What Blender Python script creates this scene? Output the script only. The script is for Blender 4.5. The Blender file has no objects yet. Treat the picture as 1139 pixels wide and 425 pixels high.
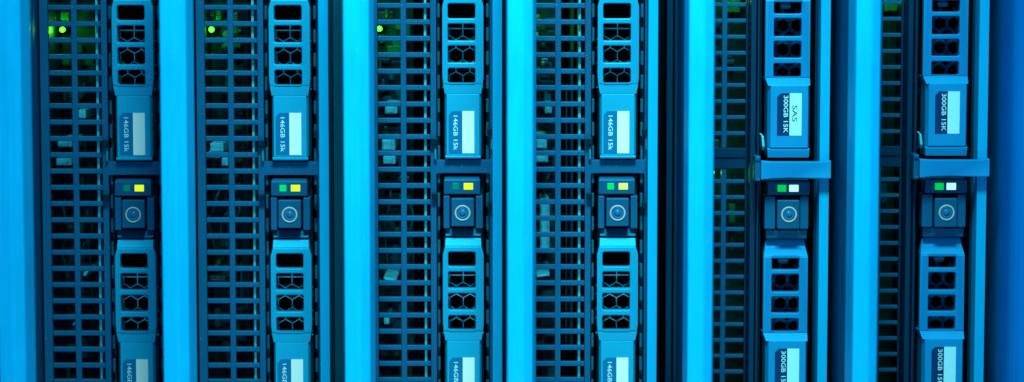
import bpy, bmesh, math, random
from mathutils import Vector, Matrix

# ---------------------------------------------------------------- units
U = 0.00025                    # one photo pixel on the drive-front plane = 0.25 mm
CX, CY = 569.5, 212.5          # photo centre
ZC = 282.0                     # height of the photo centre above the rack shelf (in u)
D = 2800.0                     # camera distance (u) = 0.70 m
PITCH = math.radians(5.0)
sc = bpy.context.scene
C = sc.collection

# ---------------------------------------------------------------- camera
cam = bpy.data.cameras.new('camera'); camo = bpy.data.objects.new('camera', cam); C.objects.link(camo)
camo.location = Vector((0, -D*math.cos(PITCH), ZC + D*math.sin(PITCH)))*U
camo.rotation_euler = (math.pi/2 - PITCH, 0, 0)
cam.sensor_width = 36; cam.lens = 36*D/1139.0
cam.clip_start = 0.01; cam.clip_end = 20
cam.dof.use_dof = True; cam.dof.focus_distance = D*U; cam.dof.aperture_fstop = 7.5
sc.camera = camo

# ---------------------------------------------------------------- world and lamps
w = bpy.data.worlds.new('World'); sc.world = w; w.use_nodes = True
bg = w.node_tree.nodes['Background']; bg.inputs['Color'].default_value = (0.0, 0.42, 1.0, 1); bg.inputs['Strength'].default_value = 0.50

def area(name, loc, target, sx, sy, power, col, spread=180):
    l = bpy.data.lights.new(name, 'AREA'); l.shape = 'RECTANGLE'; l.size = sx*U; l.size_y = sy*U
    l.energy = power; l.color = col; l.spread = math.radians(spread)
    o = bpy.data.objects.new(name, l); C.objects.link(o)
    o.location = Vector(loc)*U
    o.rotation_euler = (Vector(target)-Vector(loc)).to_track_quat('-Z', 'Y').to_euler()
    return o
area('key_lamp', (90, -1150, ZC+1600), (40, 0, ZC-40), 700, 350, 0.45, (0.35, 0.96, 1.0), 50)
area('low_fill', (60, -1400, ZC-900), (20, 0, ZC), 700, 250, 0.07, (0.36, 0.88, 1.0), 70)  # added fill from below, out of view, evens the light top to bottom

sc.view_settings.view_transform = 'Standard'; sc.view_settings.look = 'None'
sc.view_settings.exposure = 0; sc.view_settings.gamma = 1
sc.cycles.max_bounces = 6; sc.cycles.use_denoising = True
sc.cycles.sample_clamp_indirect = 3

# ---------------------------------------------------------------- pixel -> point (u) on the plane y
def at(px, py, y=0.0):
    cy, cz = -D*math.cos(PITCH), ZC + D*math.sin(PITCH)
    rx, ru = px-CX, CY-py
    dy = D*math.cos(PITCH) + ru*math.sin(PITCH)
    dz = -D*math.sin(PITCH) + ru*math.cos(PITCH)
    t = (y-cy)/dy
    return rx*t, y, cz + dz*t

# ---------------------------------------------------------------- materials
def material(name, col, rough=0.45, metal=0.0, spec=0.5, var=0.10, scale=900, bump=0.05, streak=0.0, dust=0.0, edge_glint=None):
    m = bpy.data.materials.new(name); m.use_nodes = True
    nt = m.node_tree; N = nt.nodes; L = nt.links
    b = N['Principled BSDF']
    b.inputs['Roughness'].default_value = rough; b.inputs['Metallic'].default_value = metal
    b.inputs['Specular IOR Level'].default_value = spec; b.inputs['Specular Tint'].default_value = (0.05, 0.7, 1.0, 1)
    tc = N.new('ShaderNodeTexCoord'); mp = N.new('ShaderNodeMapping')
    L.new(tc.outputs['Object'], mp.inputs['Vector'])
    if streak: mp.inputs['Scale'].default_value = (1, 1, streak)
    n1 = N.new('ShaderNodeTexNoise'); n1.inputs['Scale'].default_value = scale; n1.inputs['Detail'].default_value = 4
    L.new(mp.outputs['Vector'], n1.inputs['Vector'])
    n2 = N.new('ShaderNodeTexNoise'); n2.inputs['Scale'].default_value = 60; n2.inputs['Detail'].default_value = 3
    L.new(tc.outputs['Object'], n2.inputs['Vector'])
    add = N.new('ShaderNodeMath'); add.operation = 'ADD'
    L.new(n1.outputs['Fac'], add.inputs[0]); L.new(n2.outputs['Fac'], add.inputs[1])
    mr = N.new('ShaderNodeMapRange'); mr.inputs['From Min'].default_value = 0.6; mr.inputs['From Max'].default_value = 1.4
    mr.inputs['To Min'].default_value = 1-var; mr.inputs['To Max'].default_value = 1+var
    L.new(add.outputs[0], mr.inputs['Value'])
    mul = N.new('ShaderNodeVectorMath'); mul.operation = 'SCALE'; mul.inputs[0].default_value = col
    L.new(mr.outputs['Result'], mul.inputs['Scale'])
    src = mul.outputs['Vector']
    if dust:
        v = N.new('ShaderNodeTexNoise'); v.inputs['Scale'].default_value = 1500; v.inputs['Detail'].default_value = 1
        L.new(tc.outputs['Object'], v.inputs['Vector'])
        r = N.new('ShaderNodeMapRange'); r.inputs['From Min'].default_value = 0.74; r.inputs['From Max'].default_value = 0.80
        r.inputs['To Max'].default_value = dust
        L.new(v.outputs['Fac'], r.inputs['Value'])
        mx = N.new('ShaderNodeMix'); mx.data_type = 'RGBA'
        L.new(r.outputs['Result'], mx.inputs['Factor']); L.new(src, mx.inputs['A']); mx.inputs['B'].default_value = (0.25, 0.6, 0.75, 1)
        src = mx.outputs['Result']
    if edge_glint:                                   # paler edges: highlights painted into the base colour
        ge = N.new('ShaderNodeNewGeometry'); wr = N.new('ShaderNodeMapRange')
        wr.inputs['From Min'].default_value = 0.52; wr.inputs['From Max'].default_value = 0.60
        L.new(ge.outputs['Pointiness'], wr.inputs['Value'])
        wm = N.new('ShaderNodeMath'); wm.operation = 'MULTIPLY'; wm.inputs[1].default_value = edge_glint[3]
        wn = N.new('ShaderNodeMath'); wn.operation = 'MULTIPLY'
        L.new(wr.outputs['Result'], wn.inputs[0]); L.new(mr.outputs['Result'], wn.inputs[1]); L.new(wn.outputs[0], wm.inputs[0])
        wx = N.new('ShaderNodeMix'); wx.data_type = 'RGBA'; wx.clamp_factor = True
        L.new(wm.outputs[0], wx.inputs['Factor']); L.new(src, wx.inputs['A']); wx.inputs['B'].default_value = (*edge_glint[:3], 1)
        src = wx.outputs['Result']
    L.new(src, b.inputs['Base Color'])
    rr = N.new('ShaderNodeMapRange'); rr.inputs['To Min'].default_value = max(0, rough-0.1); rr.inputs['To Max'].default_value = min(1, rough+0.1)
    L.new(n2.outputs['Fac'], rr.inputs['Value']); L.new(rr.outputs['Result'], b.inputs['Roughness'])
    if bump:
        bp = N.new('ShaderNodeBump'); bp.inputs['Strength'].default_value = bump; bp.inputs['Distance'].default_value = 0.0003
        L.new(n1.outputs['Fac'], bp.inputs['Height']); L.new(bp.outputs['Normal'], b.inputs['Normal'])
    return m

def glow(name, col, strength, base=None):
    m = material(name, base or col, 0.3, var=0.05, bump=0)
    b = m.node_tree.nodes['Principled BSDF']
    b.inputs['Emission Color'].default_value = (*col, 1); b.inputs['Emission Strength'].default_value = strength
    return m

MAT = {
 'ear':     material('pale_blue_metal', (0.003, 0.46, 0.76), 0.42, spec=0.35, var=0.11, scale=1200, streak=0.05, bump=0.06, dust=0.5),
 'post':    material('blue_post', (0.001, 0.22, 0.62), 0.5, spec=0.3, var=0.06),
 'rail':    material('blue_painted_rail', (0.003, 0.36, 0.62), 0.45, spec=0.35, var=0.08, scale=1200, streak=0.06, bump=0.06),
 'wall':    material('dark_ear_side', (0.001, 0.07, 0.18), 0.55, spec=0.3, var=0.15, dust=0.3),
 'bezel':   material('dark_blue_plastic', (0.006, 0.080, 0.172), 0.5, spec=0.4, var=0.16, scale=2600, bump=0.25, dust=0.3),
 'bezelb':  material('navy_plastic', (0.002, 0.028, 0.07), 0.55, spec=0.35, var=0.12, scale=2600, bump=0.2),
 'black':   material('black_plastic', (0.001, 0.010, 0.022), 0.5, spec=0.3, var=0.2),
 'chassis': material('chassis_steel', (0.001, 0.018, 0.038), 0.6, spec=0.25, var=0.2),
 'strip':   material('steel_edge', (0.06, 0.55, 0.62), 0.35, metal=0.3, var=0.15),
 'handle':  material('blue_grey_handle', (0.006, 0.26, 0.43), 0.36, spec=0.55, var=0.10, scale=2600, bump=0.12, dust=0.25, edge_glint=(0.02, 0.62, 0.84, 0.32)),
 'handleb': material('bright_blue_handle', (0.005, 0.185, 0.40), 0.36, spec=0.5, var=0.10, scale=2600, bump=0.10, dust=0.2, edge_glint=(0.02, 0.50, 0.84, 0.32)),
 'panel':   material('dark_panel', (0.004, 0.054, 0.125), 0.42, spec=0.45, var=0.12, scale=2600, bump=0.15, edge_glint=(0.01, 0.17, 0.30, 0.3)),
 'guide':   material('guide_plastic', (0.006, 0.075, 0.12), 0.5, var=0.2),
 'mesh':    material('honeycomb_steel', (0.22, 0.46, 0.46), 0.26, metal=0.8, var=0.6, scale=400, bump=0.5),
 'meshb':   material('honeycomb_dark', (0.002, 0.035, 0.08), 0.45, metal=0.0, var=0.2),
 'ring':    material('ring_print', (0.52, 0.42, 0.34), 0.5, var=0.1),
 'core':    material('button_core', (0.01, 0.12, 0.26), 0.3, spec=0.5, var=0.2, scale=1500),
 'sticker': material('blue_sticker', (0.004, 0.14, 0.29), 0.4, var=0.05),
 'stickerb':material('navy_sticker', (0.003, 0.03, 0.10), 0.4, var=0.05),
 'white':   material('white_sticker', (0.95, 0.86, 0.74), 0.5, var=0.03, bump=0),
 'whiteb':  material('pale_sticker', (0.52, 0.84, 0.82), 0.45, var=0.05, bump=0),
 'print':   material('pale_print', (0.62, 0.82, 0.80), 0.5, var=0.02, bump=0),
 'printd':  material('blue_print', (0.004, 0.07, 0.14), 0.5, var=0.02, bump=0),
 'pcb':     material('circuit_board_green', (0.001, 0.012, 0.007), 0.4, var=0.3, scale=1500),
 'greenp':  material('solder_mask_green', (0.006, 0.10, 0.02), 0.4, var=0.3, scale=1500),
 'tab':     material('dull_spring_steel', (0.02, 0.18, 0.25), 0.35, metal=0.3, var=0.3),
 'filler':  material('filler_plastic', (0.003, 0.07, 0.11), 0.5, var=0.15),
 'pcbg':    material('green_board', (0.001, 0.016, 0.003), 0.4, var=0.4, scale=1200),
 'fillerd': material('navy_filler', (0.001, 0.025, 0.06), 0.5, var=0.2),
 'chip':    material('chip_black', (0.002, 0.007, 0.012), 0.4, var=0.2),
 'conn':    material('connector_white', (0.10, 0.68, 0.86), 0.4, var=0.12),
 'solder':  material('component_metal', (0.04, 0.12, 0.13), 0.3, metal=0.6, var=0.3),
 'cable':   material('cable_grey', (0.01, 0.045, 0.05), 0.45, var=0.2),
 'leds':    glow('status_green', (0.06, 1.0, 0.012), 4.5),
 'lg':      glow('green_lit', (0.0, 0.62, 0.06), 0.95, (0.0, 0.2, 0.05)),
 'ld':      glow('green_dim', (0.0, 0.10, 0.075), 0.6, (0.0, 0.15, 0.09)),
 'ly':      glow('yellow_lit', (0.76, 0.88, 0.0), 0.95, (0.3, 0.3, 0.0)),
 'lp':      glow('pale_yellow_lit', (0.58, 0.80, 0.05), 0.95, (0.3, 0.3, 0.1)),
 'lw':      glow('white_lit', (0.52, 1.0, 0.78), 1.0, (0.5, 0.6, 0.6)),
}

# ---------------------------------------------------------------- mesh helpers (all in u, scaled on build)
class MB:
    def __init__(s): s.v = []; s.f = []
    def box(s, x0, x1, y0, y1, z0, z1):
        i = len(s.v)
        s.v += [(x, y, z) for z in (min(z0,z1), max(z0,z1)) for y in (y0, y1) for x in (x0, x1)]
        s.f += [tuple(i+k for k in q) for q in ((0,2,3,1),(4,5,7,6),(0,1,5,4),(2,6,7,3),(0,4,6,2),(1,3,7,5))]
        return s
    def loft(s, secs, yb):                      # secs: (z, xl, xr, yfront) from top to bottom
        i = len(s.v)
        for z, xl, xr, yf in secs: s.v += [(xl,yf,z),(xr,yf,z),(xr,yb,z),(xl,yb,z)]
        for k in range(len(secs)-1):
            a = i+4*k; b = a+4
            for e in range(4): s.f.append((a+e, b+e, b+(e+1)%4, a+(e+1)%4))
        e = i+4*(len(secs)-1)
        s.f += [(i,i+1,i+2,i+3), (e+3,e+2,e+1,e)]
        return s
    def prism_z(s, pts, z0, z1):                # pts: (x, y) outline
        i = len(s.v); n = len(pts)
        s.v += [(x,y,z0) for x,y in pts] + [(x,y,z1) for x,y in pts]
        for k in range(n): s.f.append((i+k, i+(k+1)%n, i+n+(k+1)%n, i+n+k))
        s.f += [tuple(i+k for k in range(n))[::-1], tuple(i+n+k for k in range(n))]
        return s
    def prism_y(s, pts, y0, y1):                # pts: (x, z) outline
        i = len(s.v); n = len(pts)
        s.v += [(x,y0,z) for x,z in pts] + [(x,y1,z) for x,z in pts]
        for k in range(n): s.f.append((i+k, i+(k+1)%n, i+n+(k+1)%n, i+n+k))
        s.f += [tuple(i+k for k in range(n)), tuple(i+n+k for k in range(n))[::-1]]
        return s
    def wall(s, p, q, t, y0, y1):               # thin upright wall between two (x, z) points
        dx, dz = q[0]-p[0], q[1]-p[1]; l = math.hypot(dx, dz); nx, nz = -dz/l*t/2, dx/l*t/2
        return s.prism_y([(p[0]+nx,p[1]+nz),(q[0]+nx,q[1]+nz),(q[0]-nx,q[1]-nz),(p[0]-nx,p[1]-nz)], y0, y1)
    def tube(s, pts, r, n=8):
        i = len(s.v); P = [Vector(p) for p in pts]
        for k, p in enumerate(P):
            d = (P[min(k+1,len(P)-1)]-P[max(k-1,0)]).normalized()
            a = d.cross(Vector((0.3,1,0.2))).normalized(); b = d.cross(a)
            s.v += [tuple(p + a*r*math.cos(t*2*math.pi/n) + b*r*math.sin(t*2*math.pi/n)) for t in range(n)]
        for k in range(len(P)-1):
            for t in range(n):
                a = i+k*n
                s.f.append((a+t, a+(t+1)%n, a+n+(t+1)%n, a+n+t))
        s.f += [tuple(i+t for t in range(n))[::-1], tuple(i+(len(P)-1)*n+t for t in range(n))]
        return s
    def disc(s, cx, cz, prof, n=32):            # prof: (radius, y) from rim to centre or closed ring
        i = len(s.v); m = len(prof)
        for r, y in prof: s.v += [(cx+r*math.cos(t*2*math.pi/n), y, cz+r*math.sin(t*2*math.pi/n)) for t in range(n)]
        for k in range(m-1):
            for t in range(n): a = i+k*n; s.f.append((a+t, a+(t+1)%n, a+n+(t+1)%n, a+n+t))
        return s
    def add_mesh(s, other):
        i = len(s.v); s.v += other[0]; s.f += [tuple(i+k for k in f) for f in other[1]]
        return s
    def mesh(s, name, bevel=0.0, seg=2, smooth=False):
        me = bpy.data.meshes.new(name); me.from_pydata([(x*U,y*U,z*U) for x,y,z in s.v], [], s.f)
        bm = bmesh.new(); bm.from_mesh(me)
        bmesh.ops.remove_doubles(bm, verts=bm.verts, dist=0.02*U)
        bmesh.ops.recalc_face_normals(bm, faces=bm.faces)
        if bevel:
            ed = [e for e in bm.edges if len(e.link_faces) == 2 and e.calc_face_angle(0) > 0.35]
            bmesh.ops.bevel(bm, geom=ed, offset=bevel*U, segments=seg, profile=0.5, affect='EDGES', clamp_overlap=True)
        bm.to_mesh(me); bm.free()
        if smooth:
            for p in me.polygons: p.use_smooth = True
        return me

def rrect(x0, x1, z0, z1, r=2.5, n=4):
    if z0 > z1: z0, z1 = z1, z0
    out = []
    for cx, cz, a in ((x1-r,z1-r,0),(x0+r,z1-r,90),(x0+r,z0+r,180),(x1-r,z0+r,270)):
        for k in range(n+1):
            t = math.radians(a+90*k/n); out.append((cx+r*math.cos(t), cz+r*math.sin(t)))
    return out

def plate(outer, holes, y0, y1, bevel=0.0):
    """perforated plate in the x-z plane: returns (verts, faces) in u"""
    cu = bpy.data.curves.new('tmp', 'CURVE'); cu.dimensions = '2D'; cu.fill_mode = 'BOTH'
    cu.extrude = (y1-y0)/2 - bevel; cu.bevel_depth = bevel; cu.bevel_resolution = 1; cu.offset = -bevel
    for pts in [outer]+holes:
        sp = cu.splines.new('POLY'); sp.points.add(len(pts)-1); sp.use_cyclic_u = True
        for p, (x, z) in zip(sp.points, pts): p.co = (x, z, 0, 1)
    o = bpy.data.objects.new('tmp', cu); me = bpy.data.meshes.new_from_object(o)
    ym = (y0+y1)/2
    v = [(a.co.x, ym - a.co.z, a.co.y) for a in me.vertices]; f = [tuple(p.vertices) for p in me.polygons]
    bpy.data.objects.remove(o); bpy.data.curves.remove(cu); bpy.data.meshes.remove(me)
    return v, f

def lettering(text, x0, x1, z0, z1, y):
    """text read from top (z0) to bottom (z1), letter tops towards +x, fitted to the box"""
    cu = bpy.data.curves.new('tmp', 'FONT'); cu.body = text; cu.extrude = 0.0
    cu.offset = 0.007; cu.resolution_u = 4
    o = bpy.data.objects.new('tmp', cu); me = bpy.data.meshes.new_from_object(o)
    xs = [v.co.x for v in me.vertices]; ys = [v.co.y for v in me.vertices]
    ax, bx, ay, by = min(xs), max(xs), min(ys), max(ys)
    mb = MB()
    mb.v = [(x0+(v.co.y-ay)/(by-ay)*(x1-x0), y, z0-(v.co.x-ax)/(bx-ax)*(z0-z1)) for v in me.vertices]
    mb.f = [tuple(p.vertices) for p in me.polygons]
    bpy.data.objects.remove(o); bpy.data.curves.remove(cu); bpy.data.meshes.remove(me)
    return mb

CACHE = {}
def part(name, key, fn, mat, parent, loc=(0,0,0), label=None):
    if key is None or key not in CACHE:
        me = fn(); me.materials.append(MAT[mat])
        if key is not None: CACHE[key] = me
    else: me = CACHE[key]
    o = bpy.data.objects.new(name, me); C.objects.link(o); o.parent = parent; o.location = Vector(loc)*U
    if label: o['label'] = label
    return o
def thing(name, loc, label, cat, group):
    o = bpy.data.objects.new(name, None); C.objects.link(o); o.location = Vector(loc)*U
    o.empty_display_size = 0.01
    o['label'] = label; o['category'] = cat; o['group'] = group
    return o
def structure(name, mb, mat):
    me = mb.mesh(name, 1.0); me.materials.append(MAT[mat]); o = bpy.data.objects.new(name, me); C.objects.link(o); o['kind'] = 'structure'
    return o

# ---------------------------------------------------------------- the setting: the dark rack round the servers
structure('rack_shelf', MB().box(-760, 900, -100, 760, -40, -0.5), 'chassis')
structure('rack_back_panel', MB().box(-760, 900, 720, 760, 0, 640), 'chassis')

# ---------------------------------------------------------------- servers
TOPZ = 345.0       # above the ring level
def ear(root, lz, top, bot):
    e = part('mounting_ear', ('ear',bot), lambda: MB().prism_z([(-124,-90),(-122.5,-143),(-106,-143),(-95.6,-135),(-92,-104),(-93,-90)], bot, top).mesh('ear', 2.2, 3), 'ear', root, lz)
    part('ear_bracket', ('earb',bot), lambda: MB().prism_z([(-121.5,-89.7),(-104.5,-89.7),(-104.5,-30),(-107.5,-26),(-107.5,160),(-121.5,160)], bot, top).mesh('earb', 0.8), 'wall', root, lz)

def server(px, py, kind, label, seed, comps, full=True, X=None):
    rx, _, rz = at(px, py, 0)
    if X is not None: rx = X
    bot = -rz
    root = thing('rack_server', (rx, 0, 0), label, 'server', 'servers standing side by side in the rack')
    lz = (0, 0, rz); rnd = random.Random(seed)
    ear(root, lz, TOPZ, bot)
    part('side_rail', ('rail',bot), lambda: MB().box(33.3, 44.2, 0, 100, bot, TOPZ).mesh('rail', 0.9), 'rail', root, lz)
    ch = MB().box(-107, -104.6, 30, 600, bot, TOPZ).box(44.6, 47, 30, 600, bot, TOPZ).box(-104.6, 44.6, 590, 600, bot, TOPZ)
    ch.box(-104.6, 44.6, 64.5, 590, TOPZ-3, TOPZ).box(-104.6, 44.6, 64.5, 590, bot, bot+3)
    ch.box(30.5, 33.2, 26.2, 590, bot+3, TOPZ-3)
    ch.box(-35, -32.6, 66, 590, bot+3, TOPZ-3)
    part('chassis', ('chas',bot), lambda: ch.mesh('chassis'), 'chassis', root, lz)
    if kind == 'A':
        win = [(-95,TOPZ-4),(-36,TOPZ-4),(-36,bot+4),(-95,bot+4)]
        bays = [rrect(-29.5, 30.5, 43+277*k, -219+277*k, 2) for k in (0, 1)]
        part('bezel', ('bezA',bot), lambda: MB().add_mesh(plate([(-104.3,TOPZ),(33,TOPZ),(33,bot),(-104.3,bot)], [win]+bays, 17.5, 26, 0.5)).mesh('bezel'), 'bezel', root, lz)
        g = part('vent_grille', ('mulA',bot), lambda: MB().box(-69.3, -63, 19, 25, bot+4.1, TOPZ-4.1).mesh('mullion', 0.6), 'bezel', root, lz)
        z = 28.8+18.3*17
        while z > bot+6:
            if z < TOPZ-7:
                part('grille_bar', 'barA', lambda: MB().box(-95, -36, 19.6, 24.5, -2.8, 2.8).mesh('bar', 0.9), 'bezel', g, (0, 0, z))
            z -= 18.3
        part('steel_edge_strip', ('strA',bot), lambda: MB().box(-43.4, -40.6, 26.5, 70, bot+4, TOPZ-4).mesh('strip', 0.3), 'strip', root, lz)
        for sx, x0, x1 in ((0,-28.3,-25.6),(1,26,29.2)):
            gm = MB().box(x0+(0.7 if sx else -0.9), x1+(1 if sx else -0.8), 36, 60, bot+4, TOPZ-4)
            z = 338
            while z > bot+24:
                gm.box(x0, x1, 23, 38, z, z-15); z -= 26.5
            part('guide_rail', ('guiA',sx,bot), lambda: gm.mesh('guide', 0.4), 'guide', root, lz)
        for x0, x1, zz in ((-35.5,-28,79),(-34.5,-28,18),(27.5,32.6,90),(27.5,32.6,8)):
            part('stop_pin', ('pin',x0,zz), lambda: MB().box(x0, x1, 10, 17.3, zz-3.6, zz+3.6).mesh('pin', 0.8), 'black', root, lz)
            if zz in (79, 90):
                part('spring_tab', ('tab',x0,zz), lambda: MB().loft([(zz-5,x0+3.5,x0+6,15),(zz-20,x0+4,x0+6.5,12),(zz-24,x0+3,x0+5,18)], 24).mesh('tab', 0.5), 'tab', root, lz)
    else:
        up = [(-92,TOPZ-4),(-44,TOPZ-4),(-44,70),(-92,70)]; lo = [(-92,47),(-44,47),(-44,bot+4),(-92,bot+4)]
        part('bezel', ('bezB',bot), lambda: MB().add_mesh(plate([(-104.3,TOPZ),(-41.8,TOPZ),(-41.8,bot),(-104.3,bot)], [up, lo], 57.5, 64, 0.5)).box(-103, -44, 55.5, 57.3, 60.2, 61.6).mesh('bezelb'), 'bezelb', root, lz)
        g = part('vent_grille', ('mulB',bot), lambda: MB().box(-71, -65.2, 58.5, 63, 70.1, TOPZ-4.1).box(-71, -65.2, 58.5, 63, bot+4.1, 46.9).mesh('mullionb', 0.6), 'bezel', root, lz)
        z = 213.7+18.27*7
        while z > bot+6:
            if z < TOPZ-7 and not 44 < z < 74:
                part('grille_bar', 'barB', lambda: MB().box(-92, -44, 59, 62.5, -2.2, 2.2).mesh('barb', 0.7), 'bezel', g, (0, 0, z))
            z -= 18.2
        for nm, x0, x1, y0, m in (('guide_strip',-41.3,-35.6,26,'bezelb'),('guide_strip',-34.6,-32.6,16,'bezelb'),('guide_strip',-31.4,-28.6,30,'black')):
            part(nm, ('gs',x0,bot), lambda: MB().box(x0, x1, y0, 66, bot, TOPZ).mesh('gs', 0.6), m, root, lz)
        for k in (0, 1):
            dz = 286*k
            if k == 0 or True:
                b = part('retaining_bracket', ('brk',k), lambda: MB().prism_y([(-33,61+dz),(-20,60+dz),(33,60+dz),(44.6,61.5+dz),(44.6,41+dz),(33,41+dz),(0,41.8+dz),(-22,41+dz),(-33,39.5+dz)], -14, -3).mesh('bracket', 1.4, 3), 'handleb', root, lz)
                part('hinge', ('hin',k), lambda: MB().box(-39.5, -33.3, -11, 14, 38+dz, 66+dz).box(-38.8, -33.6, -13, -11.2, 61+dz, 65+dz).box(-38.8, -33.6, -13, -11.2, 38.6+dz, 41.5+dz).mesh('hinge', 0.8), 'panel', b)
                part('spring_clip', ('clp',k), lambda: MB().loft([(90+dz,-33,-30.6,10),(87+dz,-31,-28.4,4),(76+dz,-30.4,-27.4,2),(71+dz,-29.8,-27,7)], 14).mesh('clip', 0.6), 'strip', root, lz)
    if px == 514.5:
        x0, x1 = at(370, CY, 40)[0]-rx, at(386, CY, 40)[0]-rx
        part('filler_strip', None, lambda: MB().box(x0, x1, 40, 48, bot, TOPZ).mesh('filler', 0.8), 'filler', root, lz)
    if px == 877.7:
        x0, x1 = at(741, CY, 60)[0]-rx, at(753, CY, 60)[0]-rx
        part('filler_strip', None, lambda: MB().box(x0, x0+7, 60, 70, bot, TOPZ).box(x0+8.5, x1, 52, 70, bot, TOPZ).mesh('filler', 0.8), 'fillerd', root, lz)
    # what shows through the grille: board and components
    pcb = part('circuit_board', ('pcb',kind,bot), lambda: MB().box(-103, -60 if kind == 'A' else -36, 150, 155, bot+6, TOPZ-6).mesh('pcb'), 'pcb' if kind == 'A' else 'pcbg', root, lz)
    n = 70 if kind == 'A' else 22
    for i in range(n):
        wx, wz, h = rnd.choice(((6,10,10),(12,12,6),(5,5,22),(18,9,8),(8,22,12),(3,14,26),(14,5,16)))
        x = rnd.uniform(-102, (-62 if kind == 'A' else -42)-wx); zz = rnd.uniform(-220, 235)
        m = rnd.choice(('chip','chip','guide','pcb','solder','cable','greenp'))
        part('chip' if m in ('chip','pcb','greenp') else 'capacitor', ('cmp',wx,wz,h,m), lambda: MB().box(0, wx, -h, -0.2, -wz, 0).mesh('cmp', 0.8), m, pcb, (x, 150, zz))
    for c in comps:
        nm, qx, qy, ww, hh, depth, m = c[:7]; rot = c[7] if len(c) > 7 else 0
        if m == 'conn': depth -= 38
        x, _, z = at(qx, qy, depth); yl = 150-depth
        mb = MB().box(-ww/2, ww/2, 0, yl-0.2, -hh/2, hh/2)
        if nm == 'status_led': mb = MB().tube([(0,5,0),(0,1.5,0),(0,0.8,0),(0,0,0)], ww*0.6, 12)
        if nm == 'connector' and ww > 5: mb.box(-ww/2+1.5, ww/2-3, -5, -0.1, -hh/2+1, hh/2-3)
        o = part(nm, None, lambda: mb.mesh(nm, 0.7), m, pcb, (x-rx, depth, z-rz)); o.rotation_euler.y = rot
        if nm == 'status_led':
            part('led_holder', None, lambda: MB().box(-ww*0.6, ww*0.3, 5.2, yl-0.2, -hh*0.5, hh*0.3).mesh('holder', 0.5), 'greenp', pcb, (x-rx, depth, z-rz))
            l = bpy.data.lights.new('status_led_light', 'POINT'); l.energy = 0.0030 if kind == 'A' else 0.0012; l.color = (0.15, 1, 0.03); l.shadow_soft_size = 0.0006
            lo_ = bpy.data.objects.new('status_led_light', l); C.objects.link(lo_); lo_.parent = o; lo_.location = (0, -8*U, 0)
    if kind == 'A':
        for i in range(5):
            x = rnd.uniform(-95, -60); z0 = rnd.uniform(-20, 40); pts = []
            for k in range(9): pts.append((x+6*math.sin(k*0.9+i), 96+8*math.cos(k*0.7+2*i), z0-k*rnd.uniform(8, 16)))
            part('cable', None, lambda: MB().tube(pts, rnd.choice((0.9, 1.2, 1.8))).mesh('cable', smooth=True), 'cable', pcb)
    return rx, rz

# ---------------------------------------------------------------- drives
def honeycomb(x0, x1, z0, z1, cx, cz, pitch, t, y0, y1):
    mb = MB(); R = pitch/math.sqrt(3); seen = set()
    for j in range(-9, 10):
        for i in range(-3, 4):
            hx = cx+pitch*(i+(0.5 if j % 2 else 0)); hz = cz+j*R*1.5
            P = [(hx+R*math.sin(k*math.pi/3), hz+R*math.cos(k*math.pi/3)) for k in range(6)]
            for k in range(6):
                p, q = P[k], P[(k+1) % 6]; m = ((p[0]+q[0])/2, (p[1]+q[1])/2)
                if not (x0 < m[0] < x1 and z1 < m[1] < z0): continue
                key = (round(m[0], 1), round(m[1], 1))
                if key in seen: continue
                seen.add(key); mb.wall(p, q, t, y0, y1)
    return mb

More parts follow.
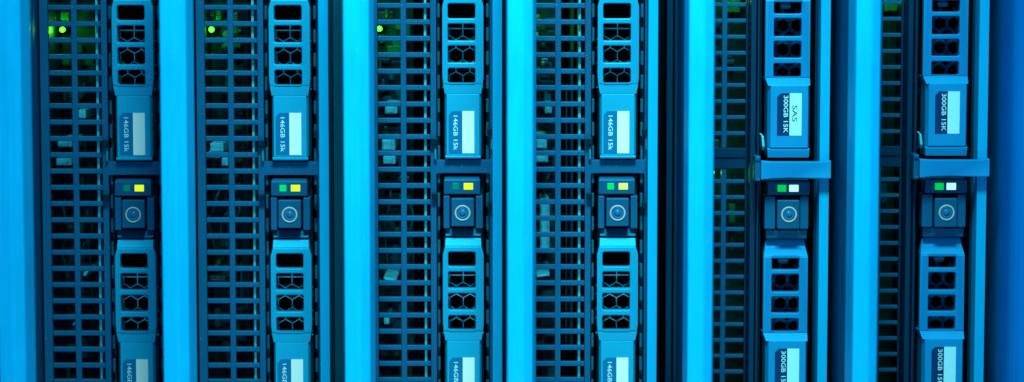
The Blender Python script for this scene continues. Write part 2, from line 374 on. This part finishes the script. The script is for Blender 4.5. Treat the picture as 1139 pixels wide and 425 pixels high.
def drive(rx, rz, k, kind, label, leds, text, side_text=None):
    A = kind == 'A'
    per = 277 if A else 286; base = -217 if A else -223
    oz = rz+per*k
    root = thing('hot_swap_drive', (rx, 0, oz+base), label, 'hard drive', 'hard drive carriers in the server bays')
    lz = (0, 0, -base); K = kind
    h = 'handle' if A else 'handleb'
    if A:
        fr = MB().box(-21.5,-19.5,31,200,40,base).box(21,23,31,200,40,base).box(-19.5,21,192,200,40,base).box(-19.5,21,31,190,37,40).box(-19.5,21,31,190,base,base+2).box(-19.4,20.9,30,34,36.9,-40)
        part('carrier_frame', 'frA', lambda: fr.mesh('frame'), 'black', root, lz)
        hd = MB().add_mesh(plate([(-22.5,-48),(-19.8,-38.05),(20.8,-38.05),(23.5,-48),(23.5,-126),(22.6,-133.9),(-21.6,-133.9),(-22.5,-126)],
             [rrect(-16.3,14.2,-44.4,-61), rrect(-16.3,14.2,-66.7,-85.5,2), rrect(-16.3,14.2,-91,-110,2), rrect(-16.3,14.2,-116,-132.6)], 7.5, 20, 1.3))
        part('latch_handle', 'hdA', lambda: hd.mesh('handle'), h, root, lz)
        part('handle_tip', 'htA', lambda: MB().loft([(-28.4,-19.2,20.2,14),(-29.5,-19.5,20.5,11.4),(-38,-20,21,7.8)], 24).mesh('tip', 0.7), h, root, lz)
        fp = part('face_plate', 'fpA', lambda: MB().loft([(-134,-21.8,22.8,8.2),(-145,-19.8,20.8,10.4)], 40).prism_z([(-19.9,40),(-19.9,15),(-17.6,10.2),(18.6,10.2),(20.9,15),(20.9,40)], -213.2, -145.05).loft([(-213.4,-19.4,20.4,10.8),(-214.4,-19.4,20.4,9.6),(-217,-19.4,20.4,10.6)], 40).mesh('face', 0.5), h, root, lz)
        part('honeycomb_mesh', 'hcA', lambda: honeycomb(-20,21,-74,-137,-7.6,-102.8,15.5,1.05,25,36).box(-20,21,25.4,33,-73.2,-72).box(-0.4,0.7,25.2,33,-82,-62).mesh('hex'), 'mesh', root, lz)
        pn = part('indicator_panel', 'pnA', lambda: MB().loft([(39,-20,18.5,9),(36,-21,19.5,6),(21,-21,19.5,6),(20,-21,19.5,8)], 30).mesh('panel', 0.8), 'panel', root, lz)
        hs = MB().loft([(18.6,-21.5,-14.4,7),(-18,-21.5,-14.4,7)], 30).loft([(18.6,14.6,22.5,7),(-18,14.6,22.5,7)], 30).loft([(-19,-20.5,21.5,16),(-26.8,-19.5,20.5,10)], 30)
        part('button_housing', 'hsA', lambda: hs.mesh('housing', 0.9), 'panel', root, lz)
        bx0, bx1, bz0, bz1 = -12.7, 12.7, 16.4, -15
        lx = ((-11.4,-3.8),(1.2,11.6)); lzr = (33,25.6); py = 6
        s = (-15.5, -0.3, 13, -164, -211, 10.2); tx = (-10.2, -5.3, -169, -207.5)
    else:
        fr = MB().box(-22.5,-20.5,31,200,38,base).box(21,23,31,200,38,base).box(-20.5,21,192,200,38,base).box(-20.5,21,31,190,36,38).box(-20.5,21,31,190,base,base+2).box(-20.4,20.9,30,34,35.9,-40)
        part('carrier_frame', 'frB', lambda: fr.mesh('frame'), 'black', root, lz)
        hd = MB().add_mesh(plate([(-27,-48),(-27,-134.2),(22.8,-134.2),(22.8,-48)],
             [rrect(-17.6,12.9,-48.2,-63,2), rrect(-17.6,12.9,-68,-88,2), rrect(-17.6,12.9,-93.3,-112,2), rrect(-17.6,12.9,-118,-133,2)], 9.5, 20, 1.2))
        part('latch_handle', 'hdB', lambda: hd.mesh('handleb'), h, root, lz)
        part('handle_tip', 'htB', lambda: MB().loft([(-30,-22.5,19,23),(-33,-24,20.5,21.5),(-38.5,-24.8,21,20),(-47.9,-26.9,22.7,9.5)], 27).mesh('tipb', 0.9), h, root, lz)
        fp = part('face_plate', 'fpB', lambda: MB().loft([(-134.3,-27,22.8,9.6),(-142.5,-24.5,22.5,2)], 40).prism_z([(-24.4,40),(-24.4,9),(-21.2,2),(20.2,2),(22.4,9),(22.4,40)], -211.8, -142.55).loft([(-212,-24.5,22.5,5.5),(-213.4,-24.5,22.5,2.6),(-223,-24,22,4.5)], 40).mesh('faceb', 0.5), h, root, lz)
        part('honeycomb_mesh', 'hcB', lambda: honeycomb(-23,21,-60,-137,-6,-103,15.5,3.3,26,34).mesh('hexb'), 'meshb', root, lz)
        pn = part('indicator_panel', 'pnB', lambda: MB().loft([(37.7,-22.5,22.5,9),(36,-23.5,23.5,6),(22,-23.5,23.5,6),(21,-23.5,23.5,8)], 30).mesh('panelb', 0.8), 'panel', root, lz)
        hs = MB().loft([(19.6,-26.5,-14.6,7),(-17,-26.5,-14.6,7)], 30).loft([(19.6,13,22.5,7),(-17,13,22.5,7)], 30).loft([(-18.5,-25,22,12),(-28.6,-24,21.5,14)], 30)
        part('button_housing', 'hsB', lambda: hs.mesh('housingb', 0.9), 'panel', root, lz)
        bx0, bx1, bz0, bz1 = -13.2, 11.8, 16, -16.3
        lx = ((-12.5,-2.7),(0.4,11)); lzr = (32.7,25); py = 6
        s = (-14.2, -0.4, 13, -151, -198, 2); tx = (-7.0, -2.0, -153.5, -195)
    if not A:
        part('light_pipe', 'lpB', lambda: MB().loft([(-50,-7,1,27),(-53,-10,3,24),(-58,-9,2,26)], 33).mesh('pipe', 1), 'tab', root, lz)
    for (a, b), m in zip(lx, leds):
        part('indicator_light', ('led',K,a,m), lambda: MB().box(a, b, py-0.5, py+2, lzr[0], lzr[1]).mesh('led', 0.4), m, pn)
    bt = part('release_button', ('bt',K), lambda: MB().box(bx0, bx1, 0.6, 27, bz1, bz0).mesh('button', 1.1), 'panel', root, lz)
    part('button_ring', ('rg',K), lambda: MB().disc(0, 0, [(7.0,0.9),(7.0,-0.1),(7.4,-0.4),(8.5,-0.4),(8.9,-0.1),(8.9,0.9)]).mesh('ring', smooth=True), 'ring', bt)
    part('button_dimple', ('co',K), lambda: MB().disc(0, 0, [(6.4,0.55),(6.0,-0.5),(5.2,0.2),(3.5,0.35),(3.2,-0.4),(1.5,-0.9),(0.01,-1.0)]).mesh('core', smooth=True), 'core', bt)
    x0, xm, x1, z0, z1, yf = s; c = 4.2
    st = part('sticker', ('st',K), lambda: MB().prism_y([(x0,z0-c),(x0+c,z0),(xm,z0),(xm,z1),(x0,z1)], yf-0.4, yf-0.02).mesh('sticker'), 'sticker' if A else 'stickerb', fp)
    part('sticker_strip', ('ss',K), lambda: MB().box(xm+0.02, x1, yf-0.45, yf-0.02, z1, z0).mesh('strip'), 'white' if A else 'whiteb', st)
    part('lettering', ('tx',K,text), lambda: lettering(text, *tx, yf-0.55).mesh('text'), 'print', st)
    if side_text:
        part('lettering', ('tx',K,side_text), lambda: lettering(side_text, 2.6, 8.2, -164.5, -182.5, yf-0.6).mesh('text'), 'printd', st)

SERVERS = [
 (148, 239, 'A', 'leftmost server in the rack, its grille dark beside a shaded blue ear',
  [('status_led',69,33,5,6,112,'leds'), ('connector',91,127,9,10,112,'conn'), ('connector',72,159,16,9,106,'conn'), ('connector',71,180,17,8,106,'conn'),
   ('chip',72,18,10,9,120,'greenp'), ('connector',95,304,4,7,100,'conn',0.5), ('capacitor',82,361,3,3,100,'conn'), ('capacitor',61,20,2,9,118,'solder')]),
 (322, 239, 'A', 'second server from the left, with two green lit spots behind its grille',
  [('status_led',235,33,5,7,112,'leds'), ('chip',243,17,6,11,110,'greenp'), ('chip',257,51,22,4,112,'greenp'), ('connector',246,127,12,9,116,'chip'), ('connector',241,164,15,10,106,'conn'),
   ('connector',238,172,12,8,106,'conn'), ('connector',250,180,7,9,108,'conn'), ('connector',242,310,18,6,110,'solder'), ('connector',268,375,12,9,114,'cable')]),
 (514.5, 237, 'A', 'third server from the left, green glow beside its ear and pale connectors behind grille',
  [('status_led',422,32,5,6,112,'leds'), ('chip',430,15,3,10,110,'greenp'), ('connector',435,121,14,11,104,'conn'), ('connector',432,160,15,14,104,'conn'), ('connector',433,178,14,9,104,'conn'),
   ('connector',434,310,15,3,96,'conn',0.12), ('connector',430,357,6,8,100,'conn'), ('connector',457,380,8,7,110,'cable')]),
 (687, 237, 'A', 'fourth server from the left, a tall pale connector showing behind its grille',
  [('status_led',592,30,5,6,112,'leds'), ('chip',637,28,4,60,110,'greenp'), ('connector',610,121,8,10,104,'conn'), ('connector',602,158,13,14,104,'conn'), ('connector',603,176,14,9,104,'conn'),
   ('connector',606,250,11,55,100,'conn'), ('connector',604,305,15,6,92,'conn',-0.15), ('connector',636,200,3,400,112,'guide'), ('connector',630,240,2,300,120,'guide')]),
 (877.7, 238.7, 'B', 'fifth server from the left, narrow grille, with SAS drive and bright bracket',
  [('status_led',792,192,4,6,100,'leds'), ('status_led',812,-3,4,6,128,'leds'), ('chip',815,6,18,16,140,'greenp')]),
 (1053, 236.6, 'B', 'rightmost complete server, narrow dim grille partly hidden behind its ear',
  [('status_led',990,-4,4,6,128,'leds'), ('chip',991,5,16,15,140,'greenp')]),
]
LED = [('ld','ly'), ('lg','ly'), ('ld','ly'), ('lg','lp'), ('lg','lw'), ('lg','lw')]
UP = ['upper drive of the leftmost server, sticker 146GB 15k with white strip',
      'upper drive of the second server from the left, sticker 146GB 15k with white strip',
      'upper drive of the third server from the left, sticker 146GB 15k with white strip',
      'upper drive of the fourth server from the left, sticker 146GB 15k with white strip',
      'upper drive whose 300GB 15K sticker also reads SAS, in the fifth server',
      'upper drive of the rightmost server, sticker 300GB 15K with plain pale strip']
LO = ['lower drive of the leftmost server, one yellow light above its round button',
      'lower drive of the second server, green and bright yellow lights above its button',
      'lower drive of the third server from the left, dim green and yellow lights',
      'lower drive of the fourth server from the left, green and pale yellow lights',
      'lower drive below the bright bracket of the fifth server, green and white lights',
      'lower drive below the bright bracket of the rightmost server, green and white lights']
for i, (px, py, kind, lab, comps) in enumerate(SERVERS):
    rx, rz = server(px, py, kind, lab, 11+i*7, comps)
    t = '146GB 15k' if kind == 'A' else '300GB 15K'
    drive(rx, rz, 1, kind, UP[i], LED[i], t, 'SAS' if i == 4 else None)
    drive(rx, rz, 0, kind, LO[i], LED[i], t)
# rounded post of the rack at the right edge
px0 = at(1106, CY, 60)[0]
def post_outline(x0, x1, y0, y1, r, n=10):
    out = [(x0, y1)]
    for cx, a in ((x0+r, 180), (x1-r, 270)):
        for k in range(n+1):
            t = math.radians(a+90*k/n); out.append((cx+r*math.cos(t), y0+r+r*math.sin(t)))
    return out+[(x1, y1)]
rp = thing('rack_post', (px0+60, 0, 0), 'rounded blue rack post running up the right edge of the picture', 'rack post', 'rack posts')
del rp['group']
part('post_body', None, lambda: MB().prism_z([(x-px0-60, y) for x, y in post_outline(px0, px0+130, -90, 160, 62)], 0, 640).mesh('post', smooth=False), 'post', rp)
part('post_flange', None, lambda: MB().box(-45, 60, 160.2, 175, 0, 640).mesh('flange', 1), 'wall', rp)
